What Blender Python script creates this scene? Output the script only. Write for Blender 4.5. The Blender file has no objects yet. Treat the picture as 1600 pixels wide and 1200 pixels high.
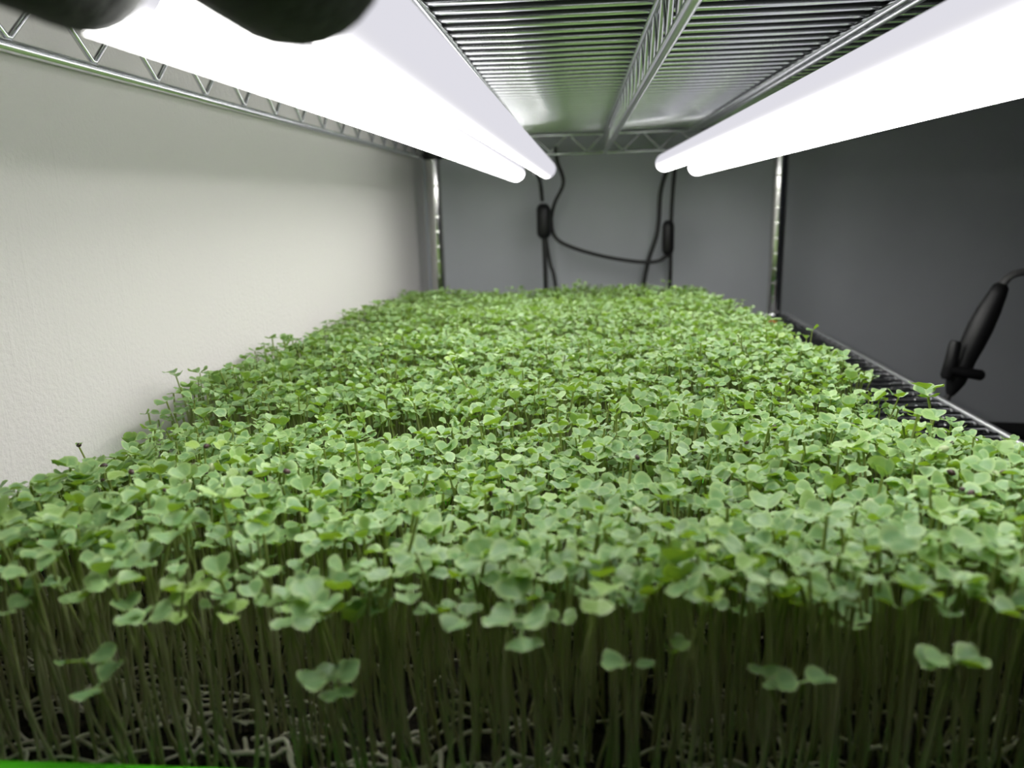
import bpy, bmesh, math, random
import numpy as np
from mathutils import Vector, Matrix
from mathutils.bvhtree import BVHTree

rng = np.random.default_rng(7)
random.seed(7)
S = bpy.context.scene
COL = S.collection
CH = 1.30                                # camera height above the floor (all heights below are relative to it)

# ------------------------------------------------------------------ camera
R = [[0.9961797734, 0.0092844923, 0.0868311996],
     [0.0823076214, 0.2323979898, -0.9691318949],
     [-0.0291772938, 0.9725764611, 0.2307459924]]
cd = bpy.data.cameras.new('camera')
cam = bpy.data.objects.new('camera', cd)
COL.objects.link(cam)
M = Matrix(R).to_4x4()
M.translation = Vector((0, 0, CH))
cam.matrix_world = M
cd.sensor_width = 36.0
cd.lens = 1201.0 / 1600.0 * 36.0
cd.clip_start = 0.01
cd.clip_end = 30
cd.dof.use_dof = True
cd.dof.focus_distance = 0.40
cd.dof.aperture_fstop = 10.0
S.camera = cam

# ------------------------------------------------------------------ world, exposure
w = bpy.data.worlds.new('world')
S.world = w
w.use_nodes = True
w.node_tree.nodes['Background'].inputs[0].default_value = (0.75, 0.85, 1.0, 1)
w.node_tree.nodes['Background'].inputs[1].default_value = 0.012
S.view_settings.view_transform = 'Standard'
S.view_settings.look = 'None'
S.view_settings.gamma = 1.0
S.view_settings.use_curve_mapping = False
S.view_settings.exposure = 0.0
TUBE = 11.5                              # radiance of the lamps' diffusers
S.cycles.max_bounces = 10
S.cycles.transmission_bounces = 6
S.cycles.sample_clamp_indirect = 6.0

# ------------------------------------------------------------------ materials
def mat(name):
    m = bpy.data.materials.new(name)
    m.use_nodes = True
    nt = m.node_tree
    nt.nodes.clear()
    return m, nt, nt.nodes, nt.links

def principled(name, col, rough=0.5, metal=0.0, spec=0.5, noise=None, bump=None, trans=0.0, sheen=0.0):
    m, nt, N, L = mat(name)
    o = N.new('ShaderNodeOutputMaterial')
    p = N.new('ShaderNodeBsdfPrincipled')
    L.new(p.outputs[0], o.inputs[0])
    p.inputs['Base Color'].default_value = (*col, 1)
    p.inputs['Roughness'].default_value = rough
    p.inputs['Metallic'].default_value = metal
    p.inputs['Specular IOR Level'].default_value = spec
    tc = N.new('ShaderNodeTexCoord')
    if noise:
        sc, amt = noise
        n = N.new('ShaderNodeTexNoise')
        n.inputs['Scale'].default_value = sc
        n.inputs['Detail'].default_value = 5
        L.new(tc.outputs['Object'], n.inputs['Vector'])
        r = N.new('ShaderNodeValToRGB')
        r.color_ramp.elements[0].position = 0.3
        r.color_ramp.elements[1].position = 0.7
        r.color_ramp.elements[0].color = (*[c * (1 - amt) for c in col], 1)
        r.color_ramp.elements[1].color = (*[min(1, c * (1 + amt)) for c in col], 1)
        L.new(n.outputs['Fac'], r.inputs[0])
        L.new(r.outputs[0], p.inputs['Base Color'])
    if bump:
        sc, st, dist = bump
        n2 = N.new('ShaderNodeTexNoise')
        n2.inputs['Scale'].default_value = sc
        n2.inputs['Detail'].default_value = 3
        L.new(tc.outputs['Object'], n2.inputs['Vector'])
        b = N.new('ShaderNodeBump')
        b.inputs['Strength'].default_value = st
        b.inputs['Distance'].default_value = dist
        L.new(n2.outputs['Fac'], b.inputs['Height'])
        L.new(b.outputs[0], p.inputs['Normal'])
    return m

def leaf_material():
    m, nt, N, L = mat('leaf')
    o = N.new('ShaderNodeOutputMaterial')
    at = N.new('ShaderNodeAttribute'); at.attribute_name = 'tint'
    sep = N.new('ShaderNodeSeparateColor'); L.new(at.outputs['Color'], sep.inputs[0])
    ramp = N.new('ShaderNodeValToRGB')
    e = ramp.color_ramp.elements
    e[0].position = 0.0; e[0].color = (0.15, 0.29, 0.125, 1)
    e[1].position = 1.0; e[1].color = (0.36, 0.52, 0.10, 1)
    k = ramp.color_ramp.elements.new(0.55); k.color = (0.225, 0.385, 0.165, 1)
    k = ramp.color_ramp.elements.new(0.85); k.color = (0.28, 0.45, 0.15, 1)
    L.new(sep.outputs[0], ramp.inputs[0])
    mx = N.new('ShaderNodeMix'); mx.data_type = 'RGBA'
    L.new(sep.outputs[1], mx.inputs[0]); L.new(ramp.outputs[0], mx.inputs[6])
    mx.inputs[7].default_value = (0.46, 0.62, 0.26, 1)
    n = N.new('ShaderNodeTexNoise'); n.inputs['Scale'].default_value = 900; n.inputs['Detail'].default_value = 3
    tc = N.new('ShaderNodeTexCoord'); L.new(tc.outputs['Object'], n.inputs['Vector'])
    b = N.new('ShaderNodeBump'); b.inputs['Strength'].default_value = 0.35; b.inputs['Distance'].default_value = 0.0004
    L.new(n.outputs['Fac'], b.inputs['Height'])
    p = N.new('ShaderNodeBsdfPrincipled')
    p.inputs['Roughness'].default_value = 0.40
    p.inputs['Specular IOR Level'].default_value = 0.4
    L.new(mx.outputs[2], p.inputs['Base Color']); L.new(b.outputs[0], p.inputs['Normal'])
    t = N.new('ShaderNodeBsdfTranslucent'); t.inputs['Color'].default_value = (0.40, 0.66, 0.015, 1)
    L.new(b.outputs[0], t.inputs['Normal'])
    ms = N.new('ShaderNodeMixShader'); ms.inputs[0].default_value = 0.24
    L.new(p.outputs[0], ms.inputs[1]); L.new(t.outputs[0], ms.inputs[2])
    L.new(ms.outputs[0], o.inputs[0])
    return m

def stem_material():
    m, nt, N, L = mat('stem')
    o = N.new('ShaderNodeOutputMaterial')
    at = N.new('ShaderNodeAttribute'); at.attribute_name = 'tint'
    sep = N.new('ShaderNodeSeparateColor'); L.new(at.outputs['Color'], sep.inputs[0])
    mx = N.new('ShaderNodeMix'); mx.data_type = 'RGBA'
    L.new(sep.outputs[1], mx.inputs[0])
    mx.inputs[6].default_value = (0.62, 0.60, 0.42, 1)     # pale foot
    mx.inputs[7].default_value = (0.30, 0.40, 0.08, 1)     # green neck
    p = N.new('ShaderNodeBsdfPrincipled'); p.inputs['Roughness'].default_value = 0.4
    L.new(mx.outputs[2], p.inputs['Base Color'])
    t = N.new('ShaderNodeBsdfTranslucent'); L.new(mx.outputs[2], t.inputs['Color'])
    ms = N.new('ShaderNodeMixShader'); ms.inputs[0].default_value = 0.35
    L.new(p.outputs[0], ms.inputs[1]); L.new(t.outputs[0], ms.inputs[2])
    L.new(ms.outputs[0], o.inputs[0])
    return m

def emission(name, col, st):
    m, nt, N, L = mat(name)
    o = N.new('ShaderNodeOutputMaterial')
    e = N.new('ShaderNodeEmission')
    e.inputs[0].default_value = (*col, 1); e.inputs[1].default_value = st
    L.new(e.outputs[0], o.inputs[0])
    return m

def wall_left_material():
    m = principled('white_plaster', (0.79, 0.765, 0.75), rough=0.75, spec=0.25)
    nt = m.node_tree; N = nt.nodes; L = nt.links
    p = [n for n in N if n.type == 'BSDF_PRINCIPLED'][0]
    tc = [n for n in N if n.type == 'TEX_COORD'][0]
    n1 = N.new('ShaderNodeTexNoise'); n1.inputs['Scale'].default_value = 420; n1.inputs['Detail'].default_value = 2
    L.new(tc.outputs['Object'], n1.inputs['Vector'])
    # old drips: noise stretched downwards
    mp = N.new('ShaderNodeMapping'); mp.inputs['Scale'].default_value = (1, 190, 11)
    L.new(tc.outputs['Object'], mp.inputs[0])
    n2 = N.new('ShaderNodeTexNoise'); n2.inputs['Scale'].default_value = 1.0; n2.inputs['Detail'].default_value = 2
    L.new(mp.outputs[0], n2.inputs['Vector'])
    r2 = N.new('ShaderNodeValToRGB'); r2.color_ramp.elements[0].position = 0.60; r2.color_ramp.elements[1].position = 0.74
    L.new(n2.outputs['Fac'], r2.inputs[0])
    ad = N.new('ShaderNodeMath'); ad.operation = 'MULTIPLY_ADD'; ad.inputs[1].default_value = 0.35
    L.new(r2.outputs[0], ad.inputs[0]); L.new(n1.outputs['Fac'], ad.inputs[2])
    b = N.new('ShaderNodeBump'); b.inputs['Strength'].default_value = 0.5; b.inputs['Distance'].default_value = 0.0012
    L.new(ad.outputs[0], b.inputs['Height']); L.new(b.outputs[0], p.inputs['Normal'])
    return m

LEAF = leaf_material()
STEM = stem_material()
CHROME = principled('chrome_wire', (0.76, 0.77, 0.79), rough=0.24, metal=1.0)
SATIN = principled('satin_steel', (0.85, 0.86, 0.88), rough=0.42, metal=1.0)
CHROME_POST = principled('chrome_post', (0.72, 0.72, 0.70), rough=0.16, metal=1.0, bump=(60, 0.05, 0.001))
BLACK_PL = principled('black_plastic', (0.012, 0.012, 0.013), rough=0.45)
BLACK_CABLE = principled('black_cable', (0.035, 0.036, 0.036), rough=0.5)
CONNECTOR = principled('black_rubber', (0.006, 0.009, 0.006), rough=0.8, noise=(300, 0.6), bump=(400, 0.6, 0.002))
GREEN_PL = principled('green_tray_plastic', (0.12, 0.85, 0.015), rough=0.35)
DARK_TRAY = principled('dark_tray_plastic', (0.012, 0.014, 0.012), rough=0.6, noise=(25, 0.5))
SOIL = principled('soil', (0.020, 0.015, 0.011), rough=0.95, noise=(260, 0.8), bump=(500, 0.9, 0.002))
ROOT = principled('root', (0.62, 0.59, 0.50), rough=0.5)
HULL = principled('seed_hull', (0.060, 0.030, 0.028), rough=0.4, noise=(500, 0.5))
HULL_PALE = principled('pale_seed', (0.42, 0.50, 0.26), rough=0.4)
WALL_L = wall_left_material()
WALL_B = principled('grey_paint', (0.70, 0.73, 0.77), rough=0.6, spec=0.35, noise=(6, 0.05), bump=(180, 0.15, 0.001))
FLOORM = principled('dark_floor', (0.05, 0.05, 0.052), rough=0.6, noise=(4, 0.2))
CEILM = principled('dark_ceiling', (0.06, 0.06, 0.062), rough=0.8)
def tube_material(name):
    # frosted tube: bright where its diodes face, fading to a faint glow over its back
    m, nt, N, L = mat(name)
    o = N.new('ShaderNodeOutputMaterial'); e = N.new('ShaderNodeEmission')
    a = N.new('ShaderNodeAttribute'); a.attribute_name = 'throw'
    r = N.new('ShaderNodeMapRange'); r.inputs[1].default_value = -0.55; r.inputs[2].default_value = 0.60
    r.interpolation_type = 'SMOOTHSTEP'
    r.inputs[3].default_value = 0.0; r.inputs[4].default_value = 1.0
    L.new(a.outputs['Fac'], r.inputs[0])
    q = N.new('ShaderNodeMath'); q.operation = 'POWER'; q.inputs[1].default_value = 3.2; L.new(r.outputs[0], q.inputs[0])
    s = N.new('ShaderNodeMath'); s.operation = 'MULTIPLY_ADD'; s.inputs[1].default_value = TUBE - 0.80; s.inputs[2].default_value = 0.80
    L.new(q.outputs[0], s.inputs[0]); L.new(s.outputs[0], e.inputs[1])
    c = N.new('ShaderNodeMix'); c.data_type = 'RGBA'; L.new(r.outputs[0], c.inputs[0])
    c.inputs[6].default_value = (0.93, 0.92, 1.0, 1); c.inputs[7].default_value = (1.0, 0.985, 0.955, 1)
    L.new(c.outputs[2], e.inputs[0]); L.new(e.outputs[0], o.inputs[0])
    return m
DIFF = tube_material('frosted_tube')
CAP = emission('lamp_end_cap', (1.0, 0.99, 0.98), 7.0)
WHITE_PL = principled('white_plastic', (0.8, 0.8, 0.8), rough=0.4)
ORANGE = principled('orange_plastic', (0.75, 0.12, 0.02), rough=0.5)

# ------------------------------------------------------------------ helpers
def Z(z): return z + CH
def V(x, y, z): return Vector((x, y, z + CH))

class MB:
    def __init__(self): self.v = []; self.f = []
    def tube(self, pts, r, seg=10, closed=False, cap=True):
        pts = [Vector(p) for p in pts]
        n = len(pts)
        rad = r if isinstance(r, (list, tuple)) else [r] * n
        base = len(self.v)
        up = None
        for i, p in enumerate(pts):
            a = pts[(i - 1) % n] if (closed or i > 0) else p
            b = pts[(i + 1) % n] if (closed or i < n - 1) else p
            t = (b - a).normalized()
            if up is None:
                up = Vector((0, 0, 1)) if abs(t.z) < 0.9 else Vector((1, 0, 0))
            s = t.cross(up).normalized(); up = s.cross(t).normalized()
            for k in range(seg):
                th = 2 * math.pi * k / seg
                self.v.append(p + (s * math.cos(th) + up * math.sin(th)) * rad[i])
        for i in range(n if closed else n - 1):
            for k in range(seg):
                a = base + i * seg + k; b = base + i * seg + (k + 1) % seg
                j = (i + 1) % n
                self.f.append((a, b, base + j * seg + (k + 1) % seg, base + j * seg + k))
        if cap and not closed:
            self.f.append(tuple(base + k for k in range(seg))[::-1])
            self.f.append(tuple(base + (n - 1) * seg + k for k in range(seg)))
    def box(self, x0, x1, y0, y1, z0, z1):
        b = len(self.v)
        for x in (x0, x1):
            for y in (y0, y1):
                for z in (z0, z1): self.v.append(Vector((x, y, z)))
        for f in ((0, 1, 3, 2), (4, 6, 7, 5), (0, 4, 5, 1), (2, 3, 7, 6), (0, 2, 6, 4), (1, 5, 7, 3)):
            self.f.append(tuple(b + i for i in f))
    def build(self, name, m, parent=None, smooth=True, bevel=0):
        me = bpy.data.meshes.new(name)
        me.from_pydata([tuple(v) for v in self.v], [], self.f)
        me.materials.append(m)
        if smooth:
            me.polygons.foreach_set('use_smooth', [True] * len(me.polygons))
        o = bpy.data.objects.new(name, me)
        COL.objects.link(o)
        if bevel:
            md = o.modifiers.new('bevel', 'BEVEL'); md.width = bevel; md.segments = 3; md.limit_method = 'ANGLE'
        if smooth and not bevel: 
            md = o.modifiers.new('split', 'EDGE_SPLIT'); md.split_angle = math.radians(50)
        if parent is not None: attach(o, parent)
        return o

def attach(o, parent):
    o.parent = parent
    o.matrix_parent_inverse = Matrix.Translation(parent_world(parent)).inverted()

def parent_world(p):
    t = Vector(p.location)
    q = p.parent
    if q is not None:
        t = Vector(p.location)     # parts keep identity transforms, their parents' inverse cancels the offset
    return t

def tag(o, label=None, cat=None, group=None, kind=None):
    if label: o['label'] = label
    if cat: o['category'] = cat
    if group: o['group'] = group
    if kind: o['kind'] = kind
    return o

def empty(name, loc):
    o = bpy.data.objects.new(name, None)
    o.empty_display_size = 0.02
    COL.objects.link(o); o.location = loc
    return o

def smooth_path(pts, n=8):
    P = [Vector(p) for p in pts]
    P = [P[0] * 2 - P[1]] + P + [P[-1] * 2 - P[-2]]
    out = []
    for i in range(1, len(P) - 2):
        for k in range(n):
            t = k / n
            a, b, c, d = P[i - 1], P[i], P[i + 1], P[i + 2]
            out.append(0.5 * ((2 * b) + (c - a) * t + (2 * a - 5 * b + 4 * c - d) * t * t + (-a + 3 * b - 3 * c + d) * t ** 3))
    out.append(P[-2])
    return out

# ------------------------------------------------------------------ the room
WX = -0.287      # white wall's face
WY = 1.47        # grey wall's face
def slab(name, b, m):
    k = MB(); k.box(*b)
    o = k.build(name, m, smooth=False); o['kind'] = 'structure'
    return o
slab('wall_left', (WX - 0.1, WX, -1.2, WY, 0, 2.4), WALL_L)
slab('wall_back', (WX - 0.1, 3.2, WY, WY + 0.1, 0, 2.4), WALL_B)
slab('wall_right', (3.2, 3.3, -1.2, WY + 0.1, 0, 2.4), WALL_B)
slab('floor', (WX - 0.1, 3.3, -1.2, WY + 0.1, -0.1, 0), FLOORM)
slab('ceiling', (WX - 0.1, 3.3, -1.2, WY + 0.1, 2.4, 2.5), CEILM)

# ------------------------------------------------------------------ wire shelving
XL, XR = -0.262, 0.357
YN, YF = 0.135, 1.372
PX0, PX1, PY0, PY1 = -0.247, 0.338, 0.150, 1.36
ZU = 0.1135      # wire deck of the upper shelf (above the camera)
ZL = -0.2050     # wire deck of the lower shelf
rack = empty('wire_shelving_unit', (0.045, 0.75, 0))
tag(rack, 'chrome wire shelving unit standing against the white and grey walls', 'shelving unit')

def shelf(zdeck, name):
    k = MB()
    y = YN + 0.010
    while y < YF - 0.006:
        k.tube([(XL, y, Z(zdeck) - 0.006), (XL + 0.004, y, Z(zdeck)), (XR - 0.004, y, Z(zdeck)), (XR, y, Z(zdeck) - 0.006)], 0.0024, 8)
        y += 0.0222
    deck = k.build(name, CHROME, rack)
    H = 0.032
    zt = Z(zdeck) - (0.0055 if zdeck > 0 else 0.0010); zb = Z(zdeck) - 0.0365
    ym = 0.0222
    def truss(a, b, pitch, nm):
        a = Vector(a); b = Vector(b); d = b - a; L = d.length
        for z, rn in ((zt, 'upper_rail'), (zb, 'lower_rail')):
            t = MB(); t.tube([(a.x, a.y, z), (b.x, b.y, z)], 0.0031, 12)
            t.build(nm, CHROME if zdeck > 0 else SATIN, deck)
        n = max(2, round(L / pitch)); zz = []
        side = Vector((d.y, -d.x, 0)).normalized() * 0.0
        for i in range(n + 1):
            p = a + d * (i / n)
            if i < n:
                q = a + d * ((i + 0.5) / n)
                e = d.normalized() * 0.0012
                zz += [(p - e).to_tuple()[:2] + (zt,), (p + e).to_tuple()[:2] + (zt,), (q - e).to_tuple()[:2] + (zb + 0.004,), (q + e).to_tuple()[:2] + (zb + 0.004,)]
        t = MB(); t.tube(zz, 0.0016, 8); t.build('zigzag_wire', CHROME, deck)
    truss((XL, YN, 0), (XL, YF, 0), 0.0635, 'side_rail')
    off = 0.0 if zdeck > 0 else 0.0045
    truss((XR + off, YN, 0), (XR + off, YF, 0), 0.0635, 'side_rail')
    truss((XL, YF, 0), (XR, YF, 0), 0.062, 'end_rail')
    truss((XL, YN, 0), (XR, YN, 0), 0.062, 'end_rail')
    zt = Z(zdeck) - 0.0055
    truss((0.0475, YN, 0), (0.0475, YF, 0), 0.045, 'middle_rail')
    for x in (-0.090, 0.193):
        t = MB()
        t.tube([(x - 0.0045, YN, zt - 0.001), (x - 0.0045, YF, zt - 0.001)], 0.0028, 10)
        t.build('cross_brace', CHROME, deck)
        t = MB()
        t.tube([(x + 0.0045, YN, zt - 0.001), (x + 0.0045, YF, zt - 0.001)], 0.0028, 10)
        t.build('cross_brace', CHROME, deck)
    return deck
shelf(ZU, 'wire_deck')
shelf(ZL, 'wire_deck')
for x in (PX0, PX1):
    for y in (PY0, PY1):
        pp, rr = [(x, y, 0.0)], [0.0125]
        for q in range(74):                            # a groove every inch
            zz = 0.06 + q * 0.0254
            pp += [(x, y, zz + q_) for q_ in (-0.0022, -0.0009, -0.0005, 0.0005, 0.0009, 0.0022)]; rr += [0.0125, 0.0125, 0.0124, 0.0124, 0.0125, 0.0125]
        pp.append((x, y, 1.95)); rr.append(0.0125)
        k = MB(); k.tube(pp, rr, 28)
        post = k.build('post', CHROME_POST, rack)
        for zd in (ZU, ZL):
            c = MB(); c.tube([(x, y, Z(zd) - 0.040), (x, y, Z(zd) - 0.036), (x, y, Z(zd) + 0.000), (x, y, Z(zd) + 0.004)], [0.0145, 0.0165, 0.0150, 0.0135], 24)
            c.build('collar', BLACK_PL if zd == ZU else CHROME, post)

# ------------------------------------------------------------------ tube lamps
def lamp(xm, xs, zm, zs, r, twist, label, plug=(0, 0, 0.0145)):
    """xm, zm: place at y = 0.65; xs, zs: drift along the tube"""
    y0, y1 = 0.146, 1.150
    X = lambda y: xm + xs * (y - 0.65)
    H = lambda y: zm + zs * (y - 0.65)
    root = empty('tube_lamp', V(X(0.65), 0.65, zm))
    tag(root, label, 'lamp', 'tube lamps under the upper shelf')
    k = MB(); n = 48; th = []
    for y in (y0, y1):
        for i in range(n):
            a = 2 * math.pi * i / n
            k.v.append(V(X(y) + math.sin(a) * r, y, H(y) - math.cos(a) * r)); th.append(math.cos(a - math.radians(twist)))
    for i in range(n): k.f.append((i, (i + 1) % n, n + (i + 1) % n, n + i))
    t = k.build('frosted_tube', DIFF, root)
    at = t.data.attributes.new('throw', 'FLOAT', 'POINT'); at.data.foreach_set('value', th)
    e = MB()
    prof = [(0, r), (0.004, r * 0.98), (0.008, r * 0.86), (0.011, r * 0.60), (0.0125, r * 0.25), (0.0127, 0.0003)]
    e.tube([V(X(y1), y1 + d, H(y1)) for d, _ in prof], [q for _, q in prof], 28)
    e.build('end_cap', CAP, root)
    # black plug pushed over the near end, with its lead running back out towards the room
    x, z = X(y0) + plug[0], H(y0) + plug[1]; pr_ = plug[2]
    p = MB()
    pr = [(0.1475, pr_ * 0.7), (0.1470, pr_ * 0.87), (0.1455, pr_ * 0.97), (0.142, pr_), (0.128, pr_ * 0.98), (0.112, pr_ * 0.92), (0.104, pr_ * 0.75), (0.100, pr_ * 0.4)]
    p.tube([V(x, y, z) for y, _ in pr], [q for _, q in pr], 28)
    p.build('plug', CONNECTOR, root)
    c = MB(); c.tube(smooth_path([V(x, 0.102, z), V(x, 0.06, z + 0.010), V(x + 0.01, 0.0, z + 0.06), V(x + 0.015, -0.03, z + 0.12)]), 0.004, 10)
    c.build('lead', BLACK_CABLE, root)
    # a clip holding the lamp to the deck
    k = MB()
    k.box(X(0.2) - 0.003, X(0.2) + 0.003, 0.196, 0.206, Z(H(0.2) + r - 0.001), Z(ZU - 0.0028))
    k.build('mounting_clip', WHITE_PL, root, smooth=False)
    return root
lamp(-0.0868, -0.0035, 0.0427, -0.0033, 0.0130, 0, 'outer tube lamp of the left pair, next to the white wall', (-0.003, 0.001, 0.0135))
lamp(-0.0504, 0.0150, 0.0469, -0.0055, 0.0126, -68, 'inner tube lamp of the left pair, bluish white, its plug showing at the top', (0.0088, -0.0040, 0.0180))
lamp(0.1259, -0.0030, 0.0485, -0.0010, 0.0126, 18, 'inner tube lamp of the right pair, its end nearest the middle rail')
lamp(0.1695, 0.0013, 0.0440, -0.0055, 0.0126, 0, 'outermost tube lamp of the right pair, on the dark side of the shelf')

# ------------------------------------------------------------------ trays
TX0, TX1 = -0.276, 0.214
#        y0     y1     rim z    soil z   canopy z
TR = [(0.178, 0.420, -0.1560, -0.1740, -0.1030),
      (0.428, 0.690, -0.1600, -0.1780, -0.1215),
      (0.698, 0.960, -0.1700, -0.1800, -0.1280),
      (0.968, 1.224, -0.1700, -0.1800, -0.1390)]
tray_labels = ['bright green tray at the front, its lip showing at the lower left corner',
               'bright green tray second from the front, its corner showing at the right edge',
               'green tray third from the front, hidden under seedlings',
               'green tray at the far end of the shelf, in front of the grey wall']
def make_tray(x0, x1, y0, y1, z0, z1, m, name='seedling_tray'):
    t = 0.0016
    root = empty(name, ((x0 + x1) / 2, (y0 + y1) / 2, z0))
    bm = bmesh.new()
    def ring(ix, z, rc=0.012):
        out = []
        a0, a1, b0, b1 = x0 + ix, x1 - ix, y0 + ix, y1 - ix
        for cx, cy, s in ((a1 - rc, b1 - rc, 0), (a0 + rc, b1 - rc, 90), (a0 + rc, b0 + rc, 180), (a1 - rc, b0 + rc, 270)):
            for q in range(5):
                a = math.radians(s + q * 22.5)
                out.append(bm.verts.new((cx + rc * math.cos(a), cy + rc * math.sin(a), z)))
        return out
    rs = [ring(0.012, z0 + t), ring(0.006, z1 - 0.006), ring(0.005, z1 - 0.001), ring(0.003, z1), ring(0.0, z1 - 0.001), ring(0.0, z1 - 0.005),
          ring(0.0015, z1 - 0.005), ring(0.0045, z1 - 0.006), ring(0.010, z0)]
    for a, b in zip(rs[:-1], rs[1:]):
        n = len(a)
        for i in range(n): bm.faces.new((a[i], b[i], b[(i + 1) % n], a[(i + 1) % n]))
    bm.faces.new(rs[0]); bm.faces.new(rs[-1][::-1])
    bmesh.ops.recalc_face_normals(bm, faces=bm.faces)
    me = bpy.data.meshes.new('shell'); bm.to_mesh(me); bm.free()
    me.materials.append(m)
    o = bpy.data.objects.new('shell', me); COL.objects.link(o); attach(o, root)
    return root

def soil_height(x, y):
    return (0.0022 * np.sin(37 * x + 5) * np.cos(41 * y) + 0.0012 * np.sin(140 * x) * np.sin(123 * y + 1))

trays = []
for i, (y0, y1, rz, sz, cz) in enumerate(TR):
    tr = make_tray(TX0, TX1, y0, y1, Z(ZL) + 0.0026, Z(rz), GREEN_PL)
    tag(tr, tray_labels[i], 'tray', 'green seedling trays in a row')
    trays.append(tr)
    nx, ny = (150, 80) if i == 0 else (60, 30)
    xs = np.linspace(TX0 + 0.008, TX1 - 0.008, nx); ys = np.linspace(y0 + 0.008, y1 - 0.008, ny)
    X, Y = np.meshgrid(xs, ys)
    Zs = Z(sz) + soil_height(X, Y) + rng.normal(0, 0.0006, X.shape)
    vv = np.stack([X, Y, Zs], -1).reshape(-1, 3)
    k = MB(); k.v = [tuple(q) for q in vv]
    for a in range(ny - 1):
        for b in range(nx - 1):
            p = a * nx + b; k.f.append((p, p + 1, p + nx + 1, p + nx))
    if i == 0:      # crumbs on the near part of the soil
        for _ in range(1500):
            c = np.array([rng.uniform(TX0 + 0.02, TX1 - 0.02), y0 + 0.010 + 0.09 * rng.random() ** 1.6, 0])
            c[2] = Z(sz) + float(soil_height(c[0], c[1])) + 0.0005
            s = rng.uniform(0.0006, 0.0022)
            b = len(k.v)
            q = rng.normal(size=(6, 3)) * 0.25
            for d, dq in zip(((1, 0, 0), (-1, 0, 0), (0, 1, 0), (0, -1, 0), (0, 0, 1), (0, 0, -1)), q):
                k.v.append(tuple(c + (np.array(d) + dq) * s))
            for f in ((0, 2, 4), (2, 1, 4), (1, 3, 4), (3, 0, 4), (2, 0, 5), (1, 2, 5), (3, 1, 5), (0, 3, 5)):
                k.f.append(tuple(b + u for u in f))
    so = k.build('soil', SOIL, tr); so['kind'] = 'stuff'
    if i == 0:      # pale fallen stems and roots lying on it
        k = MB()
        for _ in range(250):
            c = Vector((TX0 + 0.03 + (TX1 - TX0 - 0.06) * rng.random() ** 1.4, y0 + 0.014 + 0.10 * rng.random() ** 1.3, Z(sz) + 0.002))
            a = rng.uniform(-0.7, 0.7) + (math.pi if rng.random() < 0.5 else 0)
            L_ = rng.uniform(0.012, 0.042)
            d = Vector((math.cos(a), math.sin(a), 0)); s = Vector((-d.y, d.x, 0))
            pts = []
            for q in range(5):
                t = q / 4
                p = c + d * L_ * (t - 0.5) + s * math.sin(t * math.pi) * rng.uniform(-0.005, 0.005)
                p.x = min(max(p.x, TX0 + 0.014), TX1 - 0.014); p.y = max(p.y, y0 + 0.014)
                p.z = Z(sz) + 0.0015 + rng.uniform(0, 0.004) + 0.006 * rng.random() * math.sin(t * math.pi)
                pts.append(p)
            k.tube(smooth_path(pts, 4), rng.uniform(0.0004, 0.00085), 6, cap=False)
        ro = k.build('fallen_stems', ROOT, tr); ro['kind'] = 'stuff'

# trays standing on the upper shelf, seen from below between the wires
for i in range(4):
    y0 = 0.150 + i * 0.262
    t = make_tray(-0.255, 0.250, y0, y0 + 0.256, Z(ZU) + 0.0026, Z(ZU) + 0.045, DARK_TRAY)
    tag(t, ['dark tray on the upper shelf, nearest the camera', 'dark tray on the upper shelf, second from the camera',
            'dark tray on the upper shelf, third from the camera', 'dark tray on the upper shelf, farthest by the grey wall'][i],
        'tray', 'dark trays on the upper shelf')

# ------------------------------------------------------------------ seedlings
def norm(a): return a / np.maximum(np.linalg.norm(a, axis=-1, keepdims=True), 1e-9)

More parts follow.
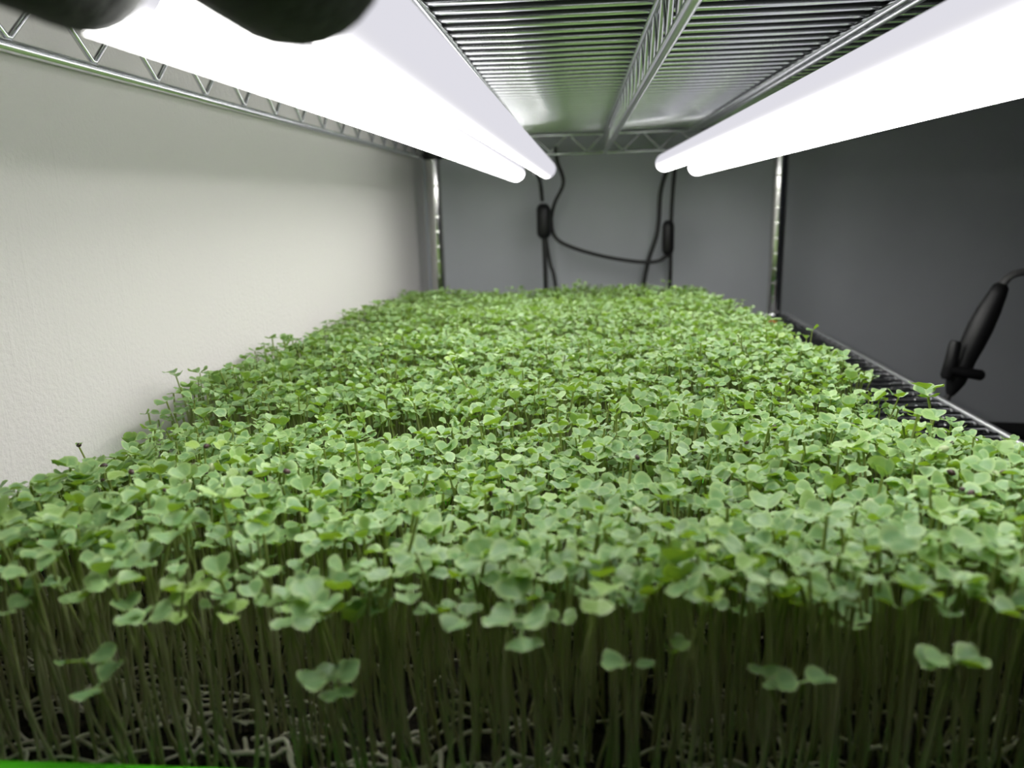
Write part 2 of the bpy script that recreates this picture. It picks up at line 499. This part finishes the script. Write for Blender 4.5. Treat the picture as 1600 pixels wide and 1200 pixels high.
class Lot:
    """vectorised seedlings: one stem and two (or four) seed leaves each"""
    def __init__(self, base, tip, size, az, el, tint, rs=7, sides=5, nu=14, nv=4, thick=None, sway=None, ratio=None, fold=None, nl=2):
        N = len(base); self.N = N
        g = rng
        thick = g.uniform(0.00050, 0.00078, N) if thick is None else thick
        t = np.linspace(0, 1, rs)
        d = tip - base
        sway = g.uniform(-1, 1, (N, 2)) * 0.0035 if sway is None else sway
        P = base[:, None, :] + d[:, None, :] * t[None, :, None]
        P[:, :, 0] = base[:, None, 0] + d[:, None, 0] * (t ** 1.6)[None] + sway[:, None, 0] * np.sin(np.pi * t)[None]
        P[:, :, 1] = base[:, None, 1] + d[:, None, 1] * (t ** 1.6)[None] + sway[:, None, 1] * np.sin(np.pi * t)[None]
        T = norm(np.gradient(P, axis=1))
        ref = np.array([0.0, 1.0, 0.01])
        Sx = norm(np.cross(T, ref)); Sy = np.cross(Sx, T)
        th = np.arange(sides) * 2 * np.pi / sides
        rad = thick[:, None] * (1.0 - 0.22 * t)[None]
        self.stem_v = (P[:, :, None, :] + rad[:, :, None, None] * (Sx[:, :, None, :] * np.cos(th)[None, None, :, None] + Sy[:, :, None, :] * np.sin(th)[None, None, :, None])).reshape(N, -1, 3)
        f = []
        for i in range(rs - 1):
            for k in range(sides):
                f.append((i * sides + k, i * sides + (k + 1) % sides, (i + 1) * sides + (k + 1) % sides, (i + 1) * sides + k))
        self.stem_f = np.array(f)
        grn = np.repeat(t ** 1.5, sides)
        self.stem_c = np.tile(np.stack([np.zeros_like(grn), grn, grn * 0], -1)[None], (N, 1, 1))
        # leaves: round blades with a notched tip on a short stalk, built in rings
        nphi, rings = nu, nv
        ph = np.arange(nphi) * 2 * np.pi / nphi
        rho = np.linspace(0.02, 1, rings)
        P1, R1 = np.meshgrid(ph, rho)
        wr = np.abs(((P1 + np.pi) % (2 * np.pi)) - np.pi)
        rad_ = 0.43 * (1 - 0.32 * np.exp(-(wr / 0.36) ** 2) * R1)
        back = ((1 - np.cos(P1)) / 2) ** 3
        lx = (rad_ * 1.42 * np.sin(P1) * (1 - 0.25 * back) * R1).ravel()
        ly = (0.60 + rad_ * np.cos(P1) * (1 - 0.02 * back) * R1).ravel()
        edge = np.clip((R1 - 0.72) / 0.28, 0, 1).ravel()
        fl = []
        for i in range(rings - 1):
            for k in range(nphi):
                fl.append((i * nphi + k, (i + 1) * nphi + k, (i + 1) * nphi + (k + 1) % nphi, i * nphi + (k + 1) % nphi))
        b0 = len(lx)
        lx = np.concatenate([lx, [-0.05, 0.05, -0.045, 0.045, -0.06, 0.06]]); ly = np.concatenate([ly, [0, 0, 0.12, 0.12, 0.26, 0.26]])
        edge = np.concatenate([edge, [0.6] * 6])
        fl += [(b0, b0 + 1, b0 + 3, b0 + 2), (b0 + 2, b0 + 3, b0 + 5, b0 + 4)]
        self.leaf_f = np.array(fl)
        vein = np.clip(1 - np.abs(lx) / 0.07, 0, 1) * np.clip(1.05 - ly, 0, 1)
        G = np.clip(np.maximum(edge * 0.8, vein * 0.7), 0, 1)
        self.leaf_v = []; self.leaf_c = []
        up = T[:, -1]
        az1 = az + g.normal(0, 0.3, N)
        for li in range(nl):
            a = az1 + [0, np.pi, np.pi / 2, np.pi * 1.5][li] + g.normal(0, 0.3, N)
            e = el + g.normal(0, 0.15, N)
            s = size * (1.0 if li % 2 == 0 else (g.uniform(0.60, 1.0, N) if ratio is None else ratio))
            D = np.stack([np.cos(a) * np.cos(e), np.sin(a) * np.cos(e), np.sin(e)], -1)
            Nn = norm(np.stack([-np.cos(a) * np.sin(e), -np.sin(a) * np.sin(e), np.cos(e)], -1) + g.normal(0, 0.15, (N, 3)))
            Nn = norm(Nn - D * np.sum(Nn * D, -1, keepdims=True))
            C = np.cross(Nn, D)
            cup = (g.uniform(0.1, 1.0, N) if fold is None else fold)[:, None]
            curl = g.uniform(-0.40, 0.45, N)[:, None]
            wav = g.uniform(0, 6.28, N)[:, None]
            h = cup * np.abs(lx)[None] ** 1.2 * 0.75 + curl * (ly[None] ** 2) * 0.35 + 0.06 * np.sin(9 * lx[None] + 4 * ly[None] + wav) * edge[None]
            skew = g.normal(0, 0.10, N)[:, None]
            wide = g.uniform(0.85, 1.12, N)[:, None]
            lxn = lx[None] * wide + skew * ly[None] ** 2
            st = tip if li < 2 else tip + up * 0.0045
            Pv = st[:, None, :] + s[:, None, None] * (D[:, None, :] * ly[None, :, None] + C[:, None, :] * lxn[..., None] + Nn[:, None, :] * h[..., None])
            self.leaf_v.append(Pv)
            cc = np.zeros((N, len(lx), 3)); cc[:, :, 0] = tint[:, None]; cc[:, :, 1] = G[None]
            self.leaf_c.append(cc)
        self.base = base; self.tip = tip; self.size = size

def fill_mesh(me, V_, F_, C_, mats, midx):
    nv, nf = len(V_), len(F_)
    me.vertices.add(nv); me.vertices.foreach_set('co', np.ascontiguousarray(V_, np.float32).ravel())
    me.loops.add(nf * 4); me.loops.foreach_set('vertex_index', np.ascontiguousarray(F_, np.int32).ravel())
    me.polygons.add(nf)
    me.polygons.foreach_set('loop_start', np.arange(nf, dtype=np.int32) * 4)
    me.polygons.foreach_set('use_smooth', np.ones(nf, bool))
    for m in mats: me.materials.append(m)
    if midx is not None: me.polygons.foreach_set('material_index', np.ascontiguousarray(midx, np.int32))
    a = me.color_attributes.new('tint', 'FLOAT_COLOR', 'POINT')
    a.data.foreach_set('color', np.concatenate([C_, np.ones((nv, 1))], 1).astype(np.float32).ravel())
    me.update(); me.validate()

def pack(lots, keep):
    """one mesh's arrays out of the kept seedlings of every lot"""
    Vs, Fs, Cs, Ms = [], [], [], []; off = 0
    for lot, k in zip(lots, keep):
        idx = np.nonzero(k)[0]
        if not len(idx): continue
        for v, f, c, mi in [(lot.stem_v, lot.stem_f, lot.stem_c, 0)] + [(v, lot.leaf_f, c, 1) for v, c in zip(lot.leaf_v, lot.leaf_c)]:
            vv = v[idx]; n, m = vv.shape[:2]
            Vs.append(vv.reshape(-1, 3)); Cs.append(c[idx].reshape(-1, 3))
            ff = f[None] + (np.arange(n) * m)[:, None, None] + off
            Fs.append(ff.reshape(-1, 4)); Ms.append(np.full(n * len(f), mi)); off += n * m
    return np.concatenate(Vs), np.concatenate(Fs), np.concatenate(Cs), np.concatenate(Ms)

def relief(x, y):
    return 0.0028 * np.sin(23 * x + 1.3 * np.sin(17 * y)) + 0.0022 * np.sin(31 * y + 9 * x + 2) + 0.0015 * np.sin(71 * x - 53 * y)

CAMP = np.array([0, 0, CH])
lots = []
for i, (y0, y1, rz, sz, cz) in enumerate(TR):
    sp = 0.0057 if i < 2 else 0.0061
    xs = np.arange(TX0 + 0.012, TX1 - 0.010, sp); ys = np.arange(y0 + 0.012, y1 - 0.010, sp)
    X, Y = np.meshgrid(xs, ys); X = X.ravel() + rng.normal(0, sp * 0.32, X.size); Y = Y.ravel() + rng.normal(0, sp * 0.32, Y.size)
    X = np.clip(X, TX0 + 0.010, TX1 - 0.008); Y = np.clip(Y, y0 + 0.010, y1 - 0.010)
    if i == 0:      # thin patch at the back left corner
        thin = (X < TX0 + 0.030 + 0.010 * np.sin(Y * 60)) & (Y > 0.27)
        kp = ~(thin & (rng.random(len(X)) < 0.93)); X, Y = X[kp], Y[kp]
        thin = (X < -0.02) & (Y < 0.255)               # the front left corner grew sparser
        kp = ~(thin & (rng.random(len(X)) < 0.30)); X, Y = X[kp], Y[kp]
    if i == 0:      # dark gap before the second tray
        thin = (X > -0.125) & (X < -0.02) & (Y > 0.385 + 0.008 * np.sin(X * 90))
        kp = ~(thin & (rng.random(len(X)) < 0.93)); X, Y = X[kp], Y[kp]
    if i == 1:
        thin = (X < TX0 + 0.022) & (Y < 0.50)
        kp = ~(thin & (rng.random(len(X)) < 0.6)); X, Y = X[kp], Y[kp]
        thin = (X > TX1 - 0.035) & (Y < 0.56)
        kp = ~(thin & (rng.random(len(X)) < 0.93)); X, Y = X[kp], Y[kp]
    n = len(X)
    base = np.stack([X, Y, Z(sz) + soil_height(X, Y)], -1)
    h = cz + relief(X, Y) + rng.normal(0, 0.0042, n)
    if i == 0: h -= 0.017 * np.clip((Y - 0.19) / 0.20, 0, 1)
    low = rng.random(n) < (np.where(Y < 0.21, 0.05, 0.16) if i == 0 else 0.16)
    h = np.where(low, h - rng.uniform(0.006, 0.020, n), h)
    tall = rng.random(n) < 0.022
    h = np.where(tall, h + rng.uniform(0.003, 0.012, n), h)
    lean = rng.normal(0, 0.0032, (n, 2))
    # seedlings at the borders spill outwards and hang lower
    ef = np.clip(1 - (Y - y0 - 0.010) / 0.030, 0, 1)
    er = np.clip(1 - (TX1 - 0.008 - X) / 0.030, 0, 1); el_ = np.clip(1 - (X - TX0 - 0.010) / 0.020, 0, 1)
    eb = np.clip(1 - (y1 - 0.010 - Y) / 0.030, 0, 1)
    h -= 0.002 * ef ** 1.5 + 0.010 * er ** 1.5 + 0.004 * eb ** 2
    if i == 0: h -= 0.022 * np.clip(1 - (X - TX0 - 0.010) / 0.065, 0, 1) ** 1.2 * np.clip((Y - 0.2) / 0.1, 0, 1)
    if i == 3: h -= 0.012 * eb ** 1.3 + 0.010 * er
    lean[:, 1] -= 0.006 * ef * rng.random(n); lean[:, 0] += 0.003 * er * rng.random(n)
    lean[:, 0] -= 0.004 * el_ * rng.random(n) * (0 if i < 1 else 1)
    tip = np.stack([X + lean[:, 0], Y + lean[:, 1], Z(h)], -1)
    tip[:, 0] = np.maximum(tip[:, 0], WX + 0.008)
    size = np.clip(rng.normal(0.0071, 0.0012, n), 0.0042, 0.0100)
    el = np.where(rng.random(n) < 0.12, rng.uniform(0.3, 1.1, n), rng.normal(0.10, 0.17, n))
    tint = np.clip(rng.beta(1.6, 2.0, n), 0, 1)
    if i == 0: lots.append(Lot(base, tip, size, rng.uniform(0, 6.28, n), el, tint, rs=9, sides=6, nu=18, nv=4, sway=rng.normal(0, 0.0032, (n, 2))))
    elif i == 1: lots.append(Lot(base, tip, size, rng.uniform(0, 6.28, n), el, tint, rs=5, sides=4, nu=14, nv=4))
    else: lots.append(Lot(base, tip, size * 1.05, rng.uniform(0, 6.28, n), el, tint, rs=3, sides=3, nu=9, nv=3))

# seedlings that stand out in the photograph: base (x, y), tip (x, y, z), leaf size, azimuth, elevation, tint, leaves, label
def special(base, tip, size, az, el, tint, label, nl=2, thick=0.0007, sway=(0, 0), fold=0.3, hull=False, ratio=0.9, neck=None):
    z0 = Z(-0.174 if base[1] < 0.436 else -0.180)
    b = np.array([[base[0], base[1], z0]]); t = np.array([[tip[0], tip[1], Z(tip[2])]])
    lot = Lot(b, t, np.array([size]), np.array([az]), np.array([el]), np.array([tint]), rs=12, sides=8, nu=28, nv=6,
              thick=np.array([thick]), sway=np.array([sway]), ratio=ratio, fold=np.array([fold]), nl=nl)
    make_seedling(lot, 0, label, None, hull)

def part_mesh(name, v, f, c, m, origin, root):
    me = bpy.data.meshes.new(name)
    fill_mesh(me, v - origin, f, c, [m], None)
    o = bpy.data.objects.new(name, me); COL.objects.link(o); o.parent = root
    return o

def hull_mesh(o, r, m, name='seed_hull'):
    k = MB()
    n = 7
    d = Vector((rng.normal(), rng.normal(), rng.normal())).normalized()
    pts = []; rad = []
    for q in range(n):
        t = q / (n - 1)
        pts.append(Vector(o) + d * (t - 0.5) * 2 * r * 1.35); rad.append(max(0.00005, r * math.sin(math.pi * (0.02 + 0.96 * t)) ** 0.6))
    k.tube(pts, rad, 10)
    return k, m, name

def make_seedling(lot, j, label, group, hull=False):
    o = lot.base[j]
    root = empty('seedling', tuple(o)); root.empty_display_size = 0.005
    tag(root, label, 'seedling', group)
    part_mesh('stem', lot.stem_v[j], lot.stem_f, lot.stem_c[j], STEM, o, root)
    for v, c in zip(lot.leaf_v, lot.leaf_c):
        part_mesh('seed_leaf', v[j], lot.leaf_f, c[j], LEAF, o, root)
    if hull:
        k, m, nm = hull_mesh(tuple(lot.tip[j] - o + np.array([0, 0, 0.0012])), 0.0012, HULL)
        h = k.build(nm, m); h.parent = root
    return root

special((0.190, 0.420), (0.1905, 0.425, -0.1110), 0.0100, 1.2, 0.35, 0.45, 'tallest seedling at the back right of the near tray, two tiers of leaves', nl=4, thick=0.00095, sway=(0.004, 0))
special((0.178, 0.405), (0.1800, 0.410, -0.1180), 0.0078, 0.3, 0.25, 0.6, 'thin seedling just left of the tallest one at the right')
special((-0.255, 0.372), (-0.2655, 0.370, -0.1205), 0.0032, 0.2, 1.0, 0.3, 'lone bare stalk against the white wall with a hull on its tip', hull=True, fold=0.5, thick=0.00055)
special((-0.064, 0.187), (-0.0655, 0.176, -0.1240), 0.0088, 2.2, 0.10, 0.25, 'low seedling before the dark stems, four round leaves spread open', nl=4, thick=0.0009, fold=0.1)
special((-0.138, 0.190), (-0.1370, 0.178, -0.1200), 0.0085, 0.9, 0.25, 0.15, 'dark low seedling by the left corner, upper of two', fold=0.3)
special((-0.132, 0.187), (-0.1280, 0.170, -0.1220), 0.0085, 1.3, 0.35, 0.1, 'dark low seedling by the left corner, lower of two', fold=0.4)
special((0.056, 0.188), (0.0555, 0.176, -0.1195), 0.0075, 0.1, 0.15, 0.2, 'low seedling right of centre, hanging below the front canopy in shade')
special((0.092, 0.188), (0.0910, 0.176, -0.1135), 0.0080, 0.2, 0.30, 0.5, 'pale low seedling at the right, alone below the front canopy')
special((0.013, 0.188), (0.0123, 0.177, -0.1165), 0.0075, 2.7, -0.20, 0.2, 'drooping low seedling near the centre under the front canopy')
special((-0.118, 0.189), (-0.1175, 0.178, -0.1080), 0.0085, 1.1, 0.30, 0.35, 'upright seedling at the left front with leaves facing outwards', fold=0.15)
special((-0.063, 0.189), (-0.0690, 0.180, -0.1060), 0.0095, 0.6, 0.40, 0.25, 'broad leaved seedling left of centre at the front edge', nl=4, fold=0.25)
special((-0.010, 0.189), (-0.0155, 0.178, -0.1090), 0.0090, 1.9, 0.15, 0.25, 'seedling with round grey green leaves leaning out at the centre front', nl=4, fold=0.15)
special((0.062, 0.205), (0.0600, 0.200, -0.1120), 0.0085, 1.5, 0.80, 0.98, 'bright yellow green seedling right of centre at the front edge', fold=0.2)
special((-0.050, 0.470), (-0.0790, 0.465, -0.0960), 0.0062, 0.4, 0.50, 0.95, 'thin tall stalk rising from the middle of the second tray')
special((-0.028, 0.455), (-0.0240, 0.455, -0.1060), 0.0080, 0.1, 0.20, 0.5, 'tall slender seedling with flat leaves near the gap between trays')
special((-0.092, 0.432), (-0.0960, 0.428, -0.1130), 0.0085, 1.0, 0.60, 0.9, 'seedling leaning over the dark gap between the first trays')

allkeep = [np.ones(l.N, bool) for l in lots]
# which of the near seedlings show largest to the camera
Vv, Ff, Cc, Mm = pack(lots[:1], allkeep[:1])
bvh = BVHTree.FromPolygons([tuple(p) for p in Vv], [tuple(int(q) for q in f) for f in Ff])
L0 = lots[0]
score = np.zeros(L0.N)
cand = np.nonzero((L0.base[:, 1] < 0.29) & (L0.tip[:, 0] / L0.tip[:, 1] > -0.80) & (L0.tip[:, 0] / L0.tip[:, 1] < 0.64))[0]
for j in cand:
    s = 0.0
    for lv in L0.leaf_v:
        for q in (3, 18 + 4, 36 + 12, 36 + 1, 54 + 6, 54 + 14):
            p = lv[j][q]; d = p - CAMP; dist = np.linalg.norm(d)
            hit = bvh.ray_cast(Vector(CAMP), Vector(d / dist), dist - 0.0004)
            if hit[0] is None: s += (L0.size[j] / dist) ** 2
    score[j] = s
order = np.argsort(-score)
chosen = order[:284]
chosen = chosen[score[chosen] > 0]
keep0 = allkeep[0].copy(); keep0[chosen] = False; allkeep[0] = keep0
for j in chosen:
    y = L0.base[j, 1]; z = L0.tip[j, 2] - CH
    x = L0.tip[j, 0] / L0.tip[j, 1]
    side = 'left' if x < -0.28 else ('right' if x > 0.20 else 'middle')
    if y < 0.196:
        lab = 'green seedling rooted along the front lip of the near tray, at the ' + side
        grp = 'seedlings along the front lip, ' + side
    elif y < 0.215:
        lab = 'green seedling just behind the front row of the near tray, at the ' + side
        grp = 'seedlings just behind the front row, ' + side
    else:
        lab = 'green seedling standing well inside the near tray, at the ' + side
        grp = 'seedlings inside the near tray, ' + side
    make_seedling(L0, j, lab, grp)
Vv, Ff, Cc, Mm = pack(lots, allkeep)
me = bpy.data.meshes.new('seedlings')
fill_mesh(me, Vv, Ff, Cc, [STEM, LEAF], Mm)
crop = bpy.data.objects.new('seedlings', me); COL.objects.link(crop)
tag(crop, 'dense carpet of small green seedlings filling all four trays', 'seedlings', 'seedlings in the green trays', 'stuff')

# ------------------------------------------------------------------ seed hulls caught on the leaves
hp = []
for i, n in ((0, 34), (1, 22)):
    y0, y1, rz, sz, cz = TR[i]
    L = lots[i]
    c = np.nonzero((L.tip[:, 2] - CH > cz - 0.002) & (L.tip[:, 0] / L.tip[:, 1] > -0.7) & (L.tip[:, 0] / L.tip[:, 1] < 0.6) & (L.tip[:, 1] > 0.24))[0]
    for j in rng.choice(c, n, replace=False): hp.append((L.tip[j], i))
for q, (p, i) in enumerate(hp):
    pale = q % 4 == 3
    k, m, nm = hull_mesh((p[0] + 0.002, p[1] - 0.002, p[2] + 0.0012), rng.uniform(0.0007, 0.0012) if not pale else 0.0015, HULL_PALE if pale else HULL, 'seed_hull')
    o = k.build(nm, m)
    where = 'near' if i == 0 else 'second'
    if pale: tag(o, 'pale green swollen seed resting on the leaves of the %s tray' % where, 'seed', 'pale seeds on the %s tray' % where)
    else: tag(o, 'dark brown seed hull caught on the leaves of the %s tray' % where, 'seed hull', 'dark hulls on the %s tray' % where)

# ------------------------------------------------------------------ cables by the grey wall
def cable(pts, r=0.0035): 
    k = MB(); k.tube(smooth_path(pts), r, 12); return k
def switch_box(k, x, y, z0, z1, hw):
    zs = [z0, z0 + 0.004, z0 + 0.010, z1 - 0.010, z1 - 0.004, z1]
    k.tube([(x, y, Z(z)) for z in zs], [hw * 0.45, hw * 0.85, hw, hw, hw * 0.85, hw * 0.45], 16)
YC = 1.40
r1 = empty('power_cord', V(-0.060, YC, -0.05))
tag(r1, 'black lamp cord with inline switch, hanging left of centre at the grey wall', 'cord')
cable([V(-0.062, 1.165, 0.040), V(-0.066, 1.25, 0.048), V(-0.064, YC - 0.02, 0.030), V(-0.062, YC, 0.0)]).build('upper_cord', BLACK_CABLE, r1)
k = MB(); switch_box(k, -0.060, YC, -0.066, -0.005, 0.0125); k.build('switch', BLACK_PL, r1)
cable([V(-0.060, YC, -0.064), V(-0.059, YC, -0.12), V(-0.058, YC, -0.20), V(-0.055, YC, -0.40), V(-0.05, YC, -1.29)], 0.0042).build('lower_cord', BLACK_CABLE, r1)
cable([V(-0.057, YC, -0.064), V(-0.050, YC, -0.11), V(-0.040, YC, -0.16), V(-0.02, YC, -0.40), V(-0.01, YC, -1.29)], 0.0032).build('lower_cord', BLACK_CABLE, r1)
r2 = empty('linking_cord', V(0.05, YC, -0.07))
tag(r2, 'thin black cord looping across the grey wall between the two switches', 'cord')
cable([V(-0.036, YC - 0.03, 0.088), V(-0.034, YC, 0.066), V(-0.024, YC, 0.030), V(-0.040, YC, -0.005), V(-0.047, YC + 0.015, -0.035), V(-0.040, YC, -0.064), V(-0.012, YC, -0.082),
       V(0.045, YC, -0.100), V(0.105, YC, -0.111), V(0.140, YC, -0.111), V(0.160, YC, -0.100), V(0.166, YC, -0.092)]).build('cord', BLACK_CABLE, r2)
r3 = empty('power_cord', V(0.17, YC, -0.05))
tag(r3, 'black lamp cord with inline switch, hanging under the right lamps at the grey wall', 'cord')
cable([V(0.129, 1.165, 0.042), V(0.150, 1.27, 0.050), V(0.168, YC - 0.01, 0.055), V(0.166, YC, 0.01), V(0.164, YC, -0.05), V(0.164, YC, -0.165), V(0.160, YC, -0.40), V(0.155, YC, -1.29)]).build('upper_cord', BLACK_CABLE, r3)
cable([V(0.1705, 1.165, 0.040), V(0.165, 1.27, 0.050), V(0.158, YC - 0.01, 0.05), V(0.146, YC + 0.008, 0.01), V(0.141, YC + 0.008, -0.06), V(0.118, YC + 0.008, -0.155), V(0.10, YC, -0.40), V(0.09, YC, -1.29)], 0.004).build('lower_cord', BLACK_CABLE, r3)
k = MB(); switch_box(k, 0.159, YC - 0.004, -0.100, -0.040, 0.0105); k.build('switch', BLACK_PL, r3)

# ------------------------------------------------------------------ orange tag
k = MB(); k.box(0.272, 0.286, 1.120, 1.138, Z(ZL) + 0.0026, Z(ZL) + 0.026)
o = k.build('plant_tag', ORANGE, smooth=False, bevel=0.001)
tag(o, 'small orange tag beside the far trays at the right', 'tag')

# ------------------------------------------------------------------ black handle hanging at the right
HY = 0.95
h = empty('hanging_handle', V(0.476, HY, -0.16))
tag(h, 'black tapered handle with a side clip, hanging from a braided cord', 'tool')
prof = [((0.4968, -0.1110), 0.0055), ((0.4955, -0.1140), 0.0085), ((0.4925, -0.1230), 0.0100), ((0.4850, -0.1420), 0.0128), ((0.4775, -0.1620), 0.0140),
        ((0.4700, -0.1830), 0.0135), ((0.4640, -0.2010), 0.0118), ((0.4590, -0.2150), 0.0125), ((0.4555, -0.2280), 0.0108), ((0.4525, -0.2380), 0.0075), ((0.4505, -0.2450), 0.0045)]
k = MB(); k.tube([V(x, HY, z) for (x, z), _ in prof], [r for _, r in prof], 24); k.build('grip', BLACK_PL, h)
k = MB()
k.tube([V(0.4505, HY, -0.244), V(0.445, HY, -0.256), V(0.438, HY, -0.275), V(0.432, HY, -0.32), V(0.430, HY, -1.0), V(0.43, HY, -1.29)], 0.0036, 12)
k.build('lower_cord', BLACK_CABLE, h)
k = MB(); k.tube([V(0.4455, HY - 0.012, -0.176), V(0.4450, HY - 0.012, -0.180), V(0.4425, HY - 0.012, -0.200), V(0.4395, HY - 0.012, -0.218), V(0.4390, HY - 0.012, -0.222)], [0.005, 0.0068, 0.0074, 0.0074, 0.0055], 16)
k.build('side_clip', BLACK_PL, h)
k = MB(); k.tube([V(0.438, HY - 0.014, -0.209), V(0.455, HY - 0.016, -0.213), V(0.4760, HY - 0.016, -0.2170), V(0.4785, HY - 0.016, -0.2175)], [0.0055, 0.0060, 0.0066, 0.005], 16)
k.build('lever', BLACK_PL, h)
# braided cord: three strands wound about the path
path = smooth_path([V(0.4965, HY, -0.1120), V(0.502, HY, -0.104), V(0.512, HY, -0.0985), V(0.527, HY, -0.0975), V(0.545, HY, -0.101), V(0.570, HY, -0.085), V(0.60, HY, 0.10), V(0.61, HY, 0.6), V(0.61, HY, 1.09)], 24)
for s in range(3):
    k = MB(); pts = []
    for q, p in enumerate(path):
        a = q * 0.55 + s * 2 * math.pi / 3
        pts.append(p + Vector((math.cos(a) * 0.0026, math.sin(a) * 0.0026, math.sin(a + 1) * 0.0018)))
    k.tube(pts, 0.0026, 8); k.build('braid_strand', principled('braided_cord', (0.10, 0.10, 0.10), rough=0.5) if s == 0 else bpy.data.materials['braided_cord'], h)

# ------------------------------------------------------------------ black frame behind the shelf's right edge
fr = empty('black_cart', (0.56, 0.75, 0))
tag(fr, 'black metal cart frame low behind the right edge of the shelf', 'cart')
k = MB()
zt = Z(-0.283)
k.tube(smooth_path([(0.452, 0.55, zt), (0.452, 0.90, zt), (0.455, 0.922, zt), (0.468, 0.930, zt), (0.50, 0.93, zt - 0.002), (0.552, 0.93, zt - 0.004), (0.70, 0.93, zt - 0.008)], 6), 0.011, 16)
k.build('top_frame', BLACK_PL, fr)
for x, y in ((0.552, 0.93), (0.70, 0.93), (0.462, 0.925), (0.452, 0.56)):
    k = MB(); k.tube([(x, y, zt), (x, y, 0.0)], 0.011, 14); k.build('leg', BLACK_PL, fr)
k = MB(); k.box(0.452, 0.70, 0.55, 0.93, zt - 0.260, zt - 0.245); k.build('shelf_panel', BLACK_PL, fr, smooth=False, bevel=0.003)
